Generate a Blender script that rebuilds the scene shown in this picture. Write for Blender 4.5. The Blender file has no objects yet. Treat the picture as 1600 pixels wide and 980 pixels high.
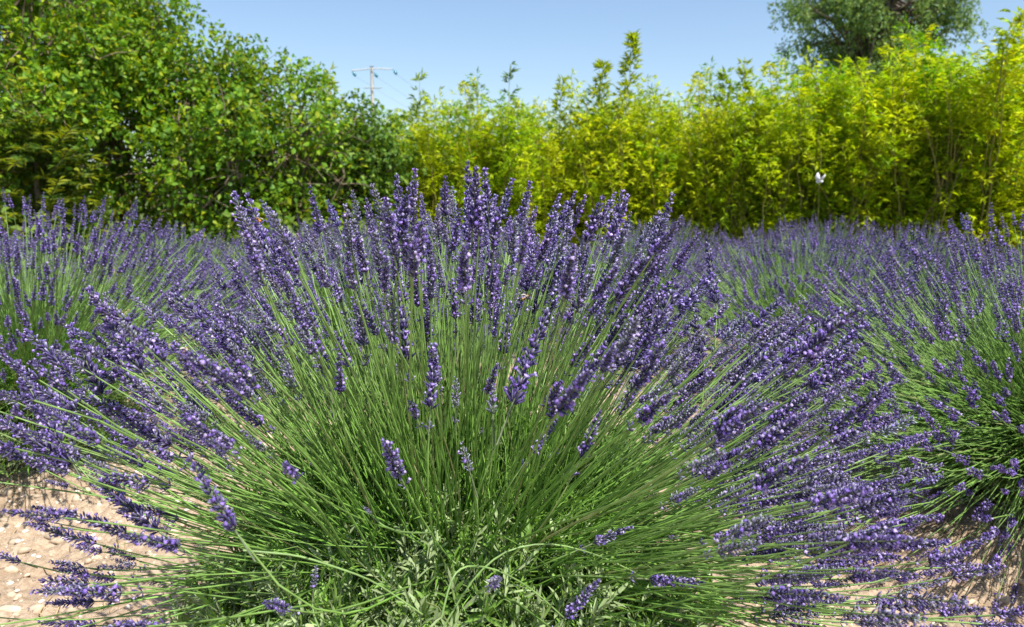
import bpy, math, random
import numpy as np
from mathutils import Matrix, Vector, Quaternion
random.seed(7)
RG = np.random.default_rng(11)
R = math.radians
C = bpy.context.scene.collection
SC = bpy.context.scene

# ---------------------------------------------------------------- camera
CAMH = 0.98
FPX = 1244.0                      # focal length in photo pixels (photo 1600 wide)
PITCH = math.atan(0.1447)
cam = bpy.data.cameras.new('camera')
cam.lens = 28.0; cam.sensor_width = 36.0
cam.clip_start = 0.02; cam.clip_end = 2000
cam.dof.use_dof = True; cam.dof.focus_distance = 1.35; cam.dof.aperture_fstop = 7.0
co = bpy.data.objects.new('camera', cam); C.objects.link(co)
co.location = (0, 0, CAMH); co.rotation_euler = (math.pi/2 - PITCH, 0, 0)
SC.camera = co
FWD = np.array([0, math.cos(PITCH), -math.sin(PITCH)])
UP = np.array([0, math.sin(PITCH), math.cos(PITCH)])
CP = np.array([0, 0, CAMH])
def at(px, py, D):                 # point seen at a photo pixel, D metres ahead
    r = FWD + np.array([1.0, 0, 0])*(px-800)/FPX + UP*(490-py)/FPX
    return CP + r*(D/r[1])
def proj(P):
    d = np.asarray(P) - CP
    z = d@FWD
    return 800 + FPX*d[..., 0]/z, 490 - FPX*(d@UP)/z, z

# ---------------------------------------------------------------- world, sun, exposure
SUN_EL, SUN_AZ = R(60), R(138)      # azimuth from +Y towards +X
w = bpy.data.worlds.new('World'); SC.world = w; w.use_nodes = True
nt = w.node_tree; bg = nt.nodes['Background']
sky = nt.nodes.new('ShaderNodeTexSky'); sky.sky_type = 'NISHITA'; sky.sun_disc = False
sky.sun_elevation = SUN_EL; sky.sun_rotation = SUN_AZ
sky.air_density = 1.0; sky.dust_density = .9; sky.ozone_density = 2.2
nt.links.new(sky.outputs[0], bg.inputs[0]); bg.inputs[1].default_value = 0.112
sl = bpy.data.lights.new('sun', 'SUN'); sl.energy = 5.0; sl.angle = R(0.5); sl.color = (1.0, 0.955, 0.88)
so = bpy.data.objects.new('sun', sl); C.objects.link(so)
sd = Vector((math.sin(SUN_AZ)*math.cos(SUN_EL), math.cos(SUN_AZ)*math.cos(SUN_EL), math.sin(SUN_EL)))
so.rotation_euler = sd.to_track_quat('Z', 'Y').to_euler()
so.location = (0, 0, 30)
SC.view_settings.view_transform = 'Standard'; SC.view_settings.look = 'None'
SC.view_settings.exposure = 0.7; SC.view_settings.gamma = 1.0
SC.render.engine = 'CYCLES'
SC.cycles.max_bounces = 6; SC.cycles.transparent_max_bounces = 6

# ---------------------------------------------------------------- materials
def mat(name, rough=0.6, translucent=0.0, spec=0.3, attr=True, color=(.5, .5, .5), noise=None, tint=(1, 1, 1)):
    m = bpy.data.materials.new(name); m.use_nodes = True
    n = m.node_tree.nodes; l = m.node_tree.links
    b = n['Principled BSDF']; out = n['Material Output']
    b.inputs['Roughness'].default_value = rough
    b.inputs['Specular IOR Level'].default_value = spec
    if attr:
        a = n.new('ShaderNodeAttribute'); a.attribute_name = 'Col'; src = a.outputs['Color']
    else:
        a = n.new('ShaderNodeRGB'); a.outputs[0].default_value = (*color, 1); src = a.outputs[0]
    if noise:
        tc = n.new('ShaderNodeTexCoord'); nz = n.new('ShaderNodeTexNoise')
        nz.inputs['Scale'].default_value = noise[0]; nz.inputs['Detail'].default_value = 5
        l.new(tc.outputs['Object'], nz.inputs['Vector'])
        mr = n.new('ShaderNodeMapRange'); mr.inputs[3].default_value = 1-noise[1]; mr.inputs[4].default_value = 1+noise[1]
        mr.inputs[1].default_value = .3; mr.inputs[2].default_value = .7
        l.new(nz.outputs['Fac'], mr.inputs[0])
        vm = n.new('ShaderNodeVectorMath'); vm.operation = 'SCALE'
        l.new(src, vm.inputs[0]); l.new(mr.outputs[0], vm.inputs['Scale']); src = vm.outputs[0]
    l.new(src, b.inputs['Base Color'])
    if translucent:
        t = n.new('ShaderNodeBsdfTranslucent'); mx = n.new('ShaderNodeMixShader')
        vm = n.new('ShaderNodeVectorMath'); vm.operation = 'MULTIPLY'; vm.inputs[1].default_value = tint
        l.new(src, vm.inputs[0]); l.new(vm.outputs[0], t.inputs[0])
        mx.inputs[0].default_value = translucent
        l.new(b.outputs[0], mx.inputs[1]); l.new(t.outputs[0], mx.inputs[2]); l.new(mx.outputs[0], out.inputs[0])
    return m
M_FLOWER = mat('lavender_flower', .55, .22, .25, noise=(400, .25), tint=(1.1, .95, 1.3))
M_STEM = mat('lavender_stem', .42, .0, .5, noise=(35, .3))
M_LEAF = mat('lavender_leaf', .5, .3, .35, noise=(80, .2), tint=(1.15, 1.2, .5))
M_SHRUB = mat('shrub_leaf', .5, .4, .25, noise=(30, .2), tint=(1.4, 1.3, .4))
M_BAMBOO = mat('bamboo_leaf', .5, .45, .3, noise=(30, .2), tint=(1.15, 1.2, .2))
M_BARK = mat('bark', .85, 0, .2, noise=(25, .35))
M_TREE = mat('far_tree_leaf', .5, .4, .3, noise=(5, .2), tint=(1.2, 1.2, .6))
M_STONE = mat('stone', .85, 0, .2, noise=(60, .2))
M_STRAW = mat('dry_straw', .7, .2, .2, noise=(80, .2))
M_BUG = mat('insect', .5, 0, .3)
M_WING = mat('insect_wing', .4, .4, .3)
M_POLE = mat('pole_concrete', .8, 0, .2, noise=(3, .12))
M_GLASSY = mat('insulator_glass', .15, 0, .5)

m = bpy.data.materials.new('dry_soil'); m.use_nodes = True
n = m.node_tree.nodes; l = m.node_tree.links; b = n['Principled BSDF']
b.inputs['Roughness'].default_value = .95; b.inputs['Specular IOR Level'].default_value = .1
tc = n.new('ShaderNodeTexCoord')
def nz(scale, det=6, rough=.6):
    q = n.new('ShaderNodeTexNoise'); q.inputs['Scale'].default_value = scale; q.inputs['Detail'].default_value = det
    q.inputs['Roughness'].default_value = rough; l.new(tc.outputs['Object'], q.inputs['Vector']); return q
q1 = nz(2.2); q2 = nz(55, 8, .7)
cr = n.new('ShaderNodeValToRGB'); cr.color_ramp.elements[0].position = .3; cr.color_ramp.elements[1].position = .72
cr.color_ramp.elements[0].color = (.33, .24, .155, 1); cr.color_ramp.elements[1].color = (.72, .60, .45, 1)
l.new(q2.outputs['Fac'], cr.inputs[0])
cr2 = n.new('ShaderNodeValToRGB'); cr2.color_ramp.elements[0].position = .35; cr2.color_ramp.elements[1].position = .65
cr2.color_ramp.elements[0].color = (.78, .72, .68, 1); cr2.color_ramp.elements[1].color = (1.06, 1.02, 1, 1)
l.new(q1.outputs['Fac'], cr2.inputs[0])
mm = n.new('ShaderNodeMix'); mm.data_type = 'RGBA'; mm.blend_type = 'MULTIPLY'; mm.inputs[0].default_value = 1
l.new(cr.outputs[0], mm.inputs[6]); l.new(cr2.outputs[0], mm.inputs[7])
# grass takes over far beyond the hedge
sx = n.new('ShaderNodeSeparateXYZ'); l.new(tc.outputs['Object'], sx.inputs[0])
mr = n.new('ShaderNodeMapRange'); mr.inputs[1].default_value = 9; mr.inputs[2].default_value = 13; l.new(sx.outputs[1], mr.inputs[0])
mg = n.new('ShaderNodeMix'); mg.data_type = 'RGBA'; l.new(mr.outputs[0], mg.inputs[0])
l.new(mm.outputs[2], mg.inputs[6]); mg.inputs[7].default_value = (.09, .12, .035, 1)
l.new(mg.outputs[2], b.inputs['Base Color'])
bp = n.new('ShaderNodeBump'); bp.inputs['Strength'].default_value = .7; bp.inputs['Distance'].default_value = .02
q3 = nz(120, 8, .7); l.new(q3.outputs['Fac'], bp.inputs['Height']); l.new(bp.outputs[0], b.inputs['Normal'])
M_SOIL = m

# ---------------------------------------------------------------- mesh helpers
def norm(a): return a/np.maximum(np.linalg.norm(a, axis=-1, keepdims=True), 1e-9)
class MB:
    def __init__(s): s.v = []; s.t = []; s.c = []; s.n = 0
    def add(s, v, t, c):
        v = np.asarray(v, float).reshape(-1, 3)
        c = np.asarray(c, float)
        if c.ndim == 1: c = np.tile(c, (len(v), 1))
        s.v.append(v); s.t.append(np.asarray(t, np.int64).reshape(-1, 3)+s.n); s.c.append(c); s.n += len(v)
        return s
    def arrays(s): return np.concatenate(s.v), np.concatenate(s.t), np.concatenate(s.c)
    def mesh(s, name, m, smooth=False):
        v, t, c = s.arrays()
        me = bpy.data.meshes.new(name)
        me.vertices.add(len(v)); me.vertices.foreach_set('co', v.astype(np.float32).ravel())
        me.loops.add(t.size); me.loops.foreach_set('vertex_index', t.astype(np.int32).ravel())
        me.polygons.add(len(t)); me.polygons.foreach_set('loop_start', np.arange(0, t.size, 3, dtype=np.int32))
        at_ = me.color_attributes.new('Col', 'FLOAT_COLOR', 'POINT')
        at_.data.foreach_set('color', np.concatenate([np.clip(c, 0, 1), np.ones((len(c), 1))], 1).astype(np.float32).ravel())
        if smooth: me.polygons.foreach_set('use_smooth', np.ones(len(t), dtype=bool))
        me.update(calc_edges=True); me.materials.append(m)
        return me
def link(name, me, parent=None, kind=None, mtx=None):
    o = bpy.data.objects.new(name, me); C.objects.link(o)
    if parent: o.parent = parent
    if kind: o['kind'] = kind
    if mtx is not None: o.matrix_basis = mtx
    return o
def thing(name, label, cat, loc=(0, 0, 0), group=None, me=None):
    o = bpy.data.objects.new(name, me); C.objects.link(o); o.location = loc
    o['label'] = label; o['category'] = cat
    if group: o['group'] = group
    return o
def tubes(P, rad, col, sides=4, mb=None):
    """P (K,S,3) polylines, rad (K,S), col (K,S,3)"""
    P = np.asarray(P, float); K, S, _ = P.shape
    T = np.empty_like(P); T[:, 1:-1] = P[:, 2:]-P[:, :-2]; T[:, 0] = P[:, 1]-P[:, 0]; T[:, -1] = P[:, -1]-P[:, -2]
    T = norm(T); ref = np.zeros((K, 1, 3)); ov = norm(P[:, -1]-P[:, 0])
    ref[:, 0] = np.where(np.abs(ov[:, 2:3]) > .8, [1.0, 0, 0], [0, 0, 1.0])
    A = norm(np.cross(T, ref)); B = np.cross(T, A)
    an = np.arange(sides)*2*math.pi/sides + .6
    V = P[:, :, None]+rad[:, :, None, None]*(A[:, :, None]*np.cos(an)[None, None, :, None]+B[:, :, None]*np.sin(an)[None, None, :, None])
    i, j, k = np.meshgrid(np.arange(K), np.arange(S-1), np.arange(sides), indexing='ij')
    a = (i*S+j)*sides+k; bb = (i*S+j)*sides+(k+1) % sides; c = a+sides; d = bb+sides
    t = np.concatenate([np.stack([a, c, bb], -1).reshape(-1, 3), np.stack([bb, c, d], -1).reshape(-1, 3)])
    cc = np.repeat(np.asarray(col)[:, :, None], sides, 2).reshape(-1, 3)
    mb = mb or MB(); mb.add(V.reshape(-1, 3), t, cc); return mb
def leaves(P, D, N, L, W, col, mb=None, fold=.25, curl=.15, hi=False):
    """P base, D direction, N normal, L/W sizes; each leaf folded along its rib"""
    D = norm(D); S = norm(np.cross(D, N)); N = np.cross(S, D)
    L = np.asarray(L)[:, None]; W = np.asarray(W)[:, None]; K = len(P)
    if hi:   # 6 tris, slimmer outline
        v = np.stack([P, P+D*L*.3-S*W*.5+N*W*fold, P+D*L*.3+S*W*.5+N*W*fold, P+D*L*.35,
                      P+D*L*.7-S*W*.42+N*(W*fold-L*curl*.4), P+D*L*.7+S*W*.42+N*(W*fold-L*curl*.4), P+D*L*.7-N*L*curl*.45, P+D*L-N*L*curl], 1)
        f = np.array([[0, 3, 1], [0, 2, 3], [1, 3, 6], [1, 6, 4], [3, 2, 5], [3, 5, 6], [4, 6, 7], [6, 5, 7]])
        nv = 8
    else:
        v = np.stack([P, P+D*L*.45-S*W*.5+N*W*fold, P+D*L-N*L*curl, P+D*L*.45+S*W*.5+N*W*fold], 1)
        f = np.array([[0, 2, 1], [0, 3, 2]]); nv = 4
    t = (np.arange(K)[:, None, None]*nv+f[None]).reshape(-1, 3)
    cc = np.repeat(np.asarray(col), nv, 0)
    mb = mb or MB(); mb.add(v.reshape(-1, 3), t, cc); return mb
def frames(D, roll=None):
    D = norm(D); K = len(D)
    ref = np.where(np.abs(D[:, 2:3]) > .9, [1.0, 0, 0], [0, 0, 1.0])
    X = norm(np.cross(ref, D)); Y = np.cross(D, X)
    r = RG.uniform(0, 2*math.pi, K) if roll is None else roll
    c, s = np.cos(r)[:, None], np.sin(r)[:, None]
    X2 = X*c+Y*s; Y2 = np.cross(D, X2)
    return np.stack([X2, Y2, D], -1)      # columns
def inst(mb, tmpl, F, P, S, tint=None):
    v, t, c = tmpl; K = len(P)
    V = np.einsum('kij,nj->kni', F, v)*np.asarray(S)[:, None, None]+P[:, None]
    T = t[None]+(np.arange(K)*len(v))[:, None, None]
    CC = np.tile(c[None], (K, 1, 1))
    if tint is not None: CC = CC*tint[:, None]
    mb.add(V.reshape(-1, 3), T.reshape(-1, 3), CC.reshape(-1, 3))
def mtx(F, p, s):
    return Matrix([[*(F[i]*s), p[i]] for i in range(3)]+[[0, 0, 0, 1]])
def ico(sub=1):
    import bmesh
    bm = bmesh.new(); bmesh.ops.create_icosphere(bm, subdivisions=sub, radius=1)
    bm.verts.ensure_lookup_table()
    v = np.array([x.co[:] for x in bm.verts]); t = np.array([[a.index for a in f.verts] for f in bm.faces]); bm.free()
    return v, t
def vnoise(x, y, s, seed=0):
    x = x*s; y = y*s; xi = np.floor(x).astype(np.int64); yi = np.floor(y).astype(np.int64)
    fx = x-xi; fy = y-yi; fx = fx*fx*(3-2*fx); fy = fy*fy*(3-2*fy)
    def h(a, b_):
        q = (a*374761393+b_*668265263+seed*974634777) & 0x7fffffff
        q = ((q ^ (q >> 13))*1274126177) & 0x7fffffff
        return ((q ^ (q >> 16)) & 0xffff)/65535.0
    return (h(xi, yi)*(1-fx)+h(xi+1, yi)*fx)*(1-fy)+(h(xi, yi+1)*(1-fx)+h(xi+1, yi+1)*fx)*fy

# ---------------------------------------------------------------- ground: one sheet to the horizon
def axis(a, b_, step, far0, far1):
    core = np.arange(a, b_+step, step); o = []
    g = core[-1]; s = step
    while g < far1: s *= 1.35; g += s; o.append(g)
    lo = []; g = core[0]; s = step
    while g > far0: s *= 1.35; g -= s; lo.append(g)
    return np.array(lo[::-1]+list(core)+o)
def gz(x, y):
    z = (vnoise(x, y, 1.3, 1)-.5)*.05+(vnoise(x, y, 6, 2)-.5)*.022+(vnoise(x, y, 17, 3)-.5)*.028+(vnoise(x, y, 38, 4)-.5)*.022+(vnoise(x+3.3, y-x*.3, 61, 5)-.5)*.012
    return z*np.exp(-np.maximum(np.abs(x)-6, 0)/3)*np.exp(-np.maximum(y-9, 0)/3)
gx = axis(-2.6, 2.6, .016, -600, 600); gy = axis(1.2, 4.6, .016, -60, 900)
X, Y = np.meshgrid(gx, gy); nx, ny = len(gx), len(gy)
V = np.stack([X, Y, gz(X, Y)], -1).reshape(-1, 3)
i, j = np.meshgrid(np.arange(nx-1), np.arange(ny-1)); a = j*nx+i
mb = MB(); mb.add(V, np.concatenate([np.stack([a, a+1, a+nx+1], -1).reshape(-1, 3), np.stack([a, a+nx+1, a+nx], -1).reshape(-1, 3)]), (.5, .4, .3))
link('ground', mb.mesh('ground', M_SOIL, True), kind='structure')

# ---------------------------------------------------------------- trees and shrubs behind the field
def cavity(P, s, thr, seed, rg, p=.9):
    n_ = vnoise(P[:, 0]+P[:, 2]*.31, P[:, 2]-P[:, 1]*.45, s, seed)*.6+vnoise(P[:, 0]-P[:, 1]*.6, P[:, 2]+P[:, 0]*.2, s*2.1, seed+9)*.4
    return (n_ > thr) | (rg.random(len(P)) > p)
def blob_crown(blobs, per, L, W, cols, seed, spread=.35, droop=.3, hi=False, n_parts=0, cav=2.2, cth=.455):
    """leaf clumps through a crown. blobs (x,y,z,r)"""
    rg = np.random.default_rng(seed); Ps = []; Ns = []
    for (x, y, z, r) in blobs:
        k = int(per*r*r/.09)
        d = norm(rg.normal(size=(max(2, k//6), 3))); d = np.repeat(d, 6, 0); k = len(d); rr = r*(1-np.abs(rg.normal(0, spread, k)).clip(0, .9)); gap = rg.uniform(.55, 1.0)
        rr *= rg.uniform(.85, 1.12, k)
        rr = np.repeat(rr[::6], 6); Ps.append(np.array([x, y, z])+d*rr[:, None]+rg.normal(0, L*.45, (k, 3))); Ns.append(norm(d+rg.normal(0, .25, (k, 3))))
    P = np.concatenate(Ps); N = np.concatenate(Ns); ok = (P[:, 2] > .04) & cavity(P, cav, cth, seed, rg); P = P[ok]; N = N[ok]; K = len(P)
    out = norm(N+rg.normal(0, .5, (K, 3)))
    D = norm(N*.35+rg.normal(0, .7, (K, 3))+np.array([0, 0, -droop]))
    Nn = norm(out*.6+np.array([0, 0, .55])+rg.normal(0, .35, (K, 3)))
    cols = np.asarray(cols); ci = rg.integers(0, len(cols), K)
    cn = (vnoise(P[:, 0]+P[:, 2]*.7, P[:, 1]+P[:, 2]*1.3, 2.5, seed)-.5)[:, None]
    col = cols[ci]*(1+cn*.5)*rg.uniform(.75, 1.25, (K, 1))
    return P, D, Nn, rg.uniform(.65, 1.15, K)*L, rg.uniform(.75, 1.1, K)*W, col
def branch_poly(p0, p1, rg, S=7, wob=.08):
    t = np.linspace(0, 1, S)[:, None]; p = np.asarray(p0)*(1-t)+np.asarray(p1)*t
    ln = np.linalg.norm(np.asarray(p1)-np.asarray(p0))
    w_ = np.cumsum(rg.normal(0, wob*ln/S, (S, 3)), 0); w_ -= w_[-1]*t; w_[0] = 0
    p = p+w_; p[:, 2] += np.sin(t[:, 0]*math.pi)*ln*.06; return p
SHRUB_COLS = [(.14, .28, .015), (.18, .33, .02), (.09, .20, .015), (.22, .35, .02), (.11, .24, .03), (.30, .36, .015)]
def shrub(name, label, cat, cx, cy, h, rx, ry, seed, cols=SHRUB_COLS, per=300, L=.060, W=.038, m=M_SHRUB, base=.25, nb=60,
          group=None, nleaf=0, trunk_r=.05, bark=(.16, .12, .085), r0=(.22, .42), droop=.3, fill=True):
    nb = int(nb*.85); rg = np.random.default_rng(seed); root = thing(name, label, cat, (cx, cy, 0), group)
    bl = []
    for q in range(nb):
        d = norm(rg.normal(size=3)); r = rg.uniform(*r0)
        zz = base+(h-base)*(.5+.5*d[2]*(.86))
        k = rg.uniform(.72, 1.0) if rg.random() < .75 else rg.uniform(.2, .6)
        bl.append((d[0]*(rx-r*.6)*k, d[1]*(ry-r*.6)*k, base+(h-base)*.5+(d[2]*k)*((h-base)*.5-r*.5), r))
    P, D, N, Ls, Ws, col = blob_crown(bl, per, L, W, cols, seed+1, droop=droop, spread=.22)
    world = P+np.array([cx, cy, 0])
    if nleaf:       # the leaves that show largest become parts
        dist = np.linalg.norm(world-CP, axis=1); px, py, z_ = proj(world)
        vis = (px > 0) & (px < 1600) & (py > 0) & (py < 350)
        order = np.argsort(np.where(vis, dist, 99)+rg.uniform(0, .5, len(dist)))[:nleaf]
        keep = np.ones(len(P), bool); keep[order] = False
        lm = []
        for v in range(8):
            c = np.asarray(cols[v % len(cols)])*1.1
            lm.append(leaves(np.zeros((1, 3)), np.array([[0, 0, 1.0]]), np.array([[0, 1.0, 0]]), [L*1.1], [W*1.1], [c], fold=.2, curl=.15, hi=True).mesh('leaf', m))
        F = np.stack([norm(np.cross(D[order], N[order])), np.cross(D[order], norm(np.cross(D[order], N[order])))*-1, D[order]], -1)
        for q, o_ in enumerate(order):
            x = norm(np.cross(D[o_], N[o_])); yv = np.cross(D[o_], x)
            Fm = np.stack([x, yv, D[o_]], -1)
            link('leaf', lm[q % 8], root, mtx=mtx(Fm, P[o_], 1.0))
        P, D, N, Ls, Ws, col = P[keep], D[keep], N[keep], Ls[keep], Ws[keep], col[keep]
    link('foliage', leaves(P, D, N, Ls, Ws, col, fold=.2).mesh('foliage', m), root, kind='stuff')
    # trunk(s) with limbs
    pol = []; rad = []
    for q in range(3):
        a = rg.uniform(0, 6.28); p = branch_poly((math.cos(a)*.06, math.sin(a)*.06, -.05), (math.cos(a)*rx*.35, math.sin(a)*ry*.35, h*.72), rg, wob=.12)
        pol.append(p); rad.append(np.linspace(trunk_r, trunk_r*.35, 7))
    link('trunk', tubes(pol, np.array(rad), np.tile(np.array(bark), (3, 7, 1)), 7).mesh('trunk', M_BARK, True), root)
    pb = []; rb = []
    for q in range(nb):
        t = pol[q % 3][rg.integers(1, 6)]; x, y, z, r = bl[q]
        pb.append(branch_poly(t, (x, y, z), rg, wob=.25)); rb.append(np.linspace(trunk_r*.35, trunk_r*.08, 7))
        for e in range(3):
            d = norm(rg.normal(size=3)+[0, 0, .3]); pb.append(branch_poly((x, y, z), np.array([x, y, z])+d*r*1.02, rg)); rb.append(np.linspace(trunk_r*.1, trunk_r*.04, 7))
    link('branches', tubes(pb, np.array(rb), np.tile(np.array(bark)*1.3, (len(pb), 7, 1)), 4).mesh('branches', M_BARK, True), root, kind='stuff')
    return root
def pxx(px, D): return (px-800)/FPX*D
def zt(py, D): return CAMH+(310-py)/FPX*D
GS = 'leafy shrubs along the left edge of the field'
shrub('leafy_shrub', 'tallest green leafy shrub with dark hollows at the left edge of the field', 'shrub', pxx(20, 6.7), 6.9, 3.35, 1.2, .95, 21, nb=150, group=GS, nleaf=160)
shrub('leafy_shrub', 'broad green shrub between the tall left edge shrub and the round topped one', 'shrub', pxx(205, 7.4), 7.6, 3.0, .9, .8, 22, nb=75, group=GS, nleaf=120)
shrub('leafy_shrub', 'round topped green shrub with a peak of dark leaves and bare grey twigs', 'shrub', pxx(340, 7.1), 7.3, 2.5, .72, .8, 23, nb=75, group=GS, nleaf=120)
shrub('leafy_shrub', 'green shrub sloping down to the right of the round topped shrub', 'shrub', pxx(455, 7.6), 7.8, 2.3, .78, .7, 24, nb=80, group=GS, nleaf=60)
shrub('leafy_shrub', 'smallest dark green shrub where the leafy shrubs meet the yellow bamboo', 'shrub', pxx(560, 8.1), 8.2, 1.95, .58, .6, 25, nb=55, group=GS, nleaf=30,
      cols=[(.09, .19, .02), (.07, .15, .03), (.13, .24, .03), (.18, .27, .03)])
# a dark fern-like evergreen in front of the left shrubs
def evergreen(cx, cy, h, seed):
    rg = np.random.default_rng(seed)
    root = thing('evergreen_bush', 'dark feathery evergreen bush with yellow green tips at the far left', 'bush', (cx, cy, 0))
    pb = []; P = []; D = []; N = []; c_ = []
    for q in range(130):
        a = rg.uniform(0, 6.283); z0 = rg.uniform(.15, h*.85); ln = rg.uniform(.3, .7)*(1-.3*z0/h)
        d = np.array([math.cos(a), math.sin(a), rg.uniform(-.2, 1.1)]); p = branch_poly((0, 0, z0), np.array([0, 0, z0])+d*ln, rg, wob=.08); pb.append(p)
        side = norm(np.cross(d, [0, 0, 1.0]))
        for s_ in range(34):
            t = .06+.94*s_/34; b0 = p[0]*(1-t)+p[-1]*t+[0, 0, math.sin(t*3.14)*ln*.06]
            for sg in (-1, 1):
                P.append(b0); D.append(norm(side*sg+norm(d)*.8+rg.normal(0, .3, 3))); N.append(rg.normal(0, .6, 3)+[0, 0, 1])
                g = np.array((.08, .15, .02)) if rg.random() > t*t*.6 else np.array((.26, .30, .02)); c_.append(g*rg.uniform(.7, 1.3))
    K = len(P)
    link('foliage', leaves(np.array(P), np.array(D), np.array(N), rg.uniform(.05, .11, K), rg.uniform(.012, .02, K), c_).mesh('foliage', M_SHRUB), root, kind='stuff')
    link('branches', tubes(pb, np.tile(np.linspace(.007, .002, 7), (len(pb), 1)), np.tile((.07, .06, .03), (len(pb), 7, 1))).mesh('branches', M_BARK), root, kind='stuff')
    tp = [branch_poly((0, 0, -.05), (0, 0, h*.85), rg, wob=.05)]
    link('trunk', tubes(tp, np.linspace(.05, .015, 7)[None], np.tile((.14, .1, .06), (1, 7, 1)), 7).mesh('trunk', M_BARK), root)
evergreen(pxx(40, 6.0), 6.25, 1.75, 31)
# vine-like weeds under the left shrubs
rg = np.random.default_rng(40)
for q, (wx, wy, lab) in enumerate([(-3.55, 5.5, 'bright leafy weed at the far left behind the left lavender'), (-2.0, 6.75, 'low bright green weed under the broad shrub behind the lavender'), (-1.05, 7.0, 'low bright green weed under the sloping shrub behind the lavender')]):
    K = 500; P = np.stack([rg.normal(0, .28, K), rg.normal(0, .2, K), rg.uniform(.1, .95, K)*rg.uniform(.5, 1, K)], -1)
    root = thing('leafy_weed', lab, 'weed', (wx, wy, 0), 'weeds under the shrubs')
    link('foliage', leaves(P, rg.normal(size=(K, 3)), rg.normal(0, .4, (K, 3))+[0, -.3, 1], rg.uniform(.06, .1, K), rg.uniform(.045, .07, K), np.array([(.16, .24, .04)])*rg.uniform(.6, 1.3, (K, 1))).mesh('foliage', M_SHRUB), root, kind='stuff')
    pb = [branch_poly((0, 0, -.02), P[e], rg) for e in range(0, 60)]
    link('stems', tubes(pb, np.tile(np.linspace(.006, .002, 7), (len(pb), 1)), np.tile((.12, .16, .05), (len(pb), 7, 1)), 3).mesh('stems', M_BARK), root, kind='stuff')

# trees farther off
def big_tree(label, cx, cy, z0, z1, rx, ry, seed, cols, nb, per, L=.10, W=.05, blobs=None):
    rg = np.random.default_rng(seed); root = thing('tall_tree', label, 'tree', (cx, cy, 0))
    bl = []
    for q in range(nb):
        d = norm(rg.normal(size=3)); k = rg.uniform(.45, 1); r = rg.uniform(.3, .62)
        bl.append((d[0]*(rx-r*.5)*k, d[1]*(ry-r*.5)*k, (z0+z1)/2+d[2]*k*((z1-z0)/2-r*.5), r))
    P, D, N, Ls, Ws, col = blob_crown(bl, per, L, W, cols, seed+3, spread=.5, droop=.5, cav=1.3, cth=.36)
    link('crown', leaves(P, D, N, Ls, Ws, col).mesh('crown', M_TREE), root, kind='stuff')
    tr = [branch_poly((0, 0, -.1), (rg.normal(0, .3), 0, z1*.85), rg, S=9, wob=.08)]
    link('trunk', tubes(tr, np.linspace(.28, .06, 9)[None], np.tile((.13, .11, .09), (1, 9, 1)), 9).mesh('trunk', M_BARK, True), root)
    pb = []; rb = []
    for q in range(nb):
        t = tr[0][rg.integers(4, 8)]; pb.append(branch_poly(t, bl[q][:3], rg, wob=.15)); rb.append(np.linspace(.07, .012, 7))
    link('branches', tubes(pb, np.array(rb), np.tile((.12, .1, .08), (len(pb), 7, 1)), 4).mesh('branches', M_BARK, True), root, kind='stuff')
TC = [(.16, .27, .09), (.19, .31, .10), (.13, .23, .09), (.22, .32, .08), (.25, .31, .08)]
big_tree('tall grey green tree rising behind the bamboo at the upper right', pxx(1338, 22), 22, 3.3, 8.4, 2.7, 2.5, 51, TC, 150, 130)
big_tree('dark green tree whose crown shows above the left shrubs', pxx(110, 13), 13.5, 2.6, 5.2, 1.95, 1.6, 52, [(.05, .09, .03), (.07, .11, .03), (.04, .07, .03)], 60, 120, .08, .045)

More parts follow.
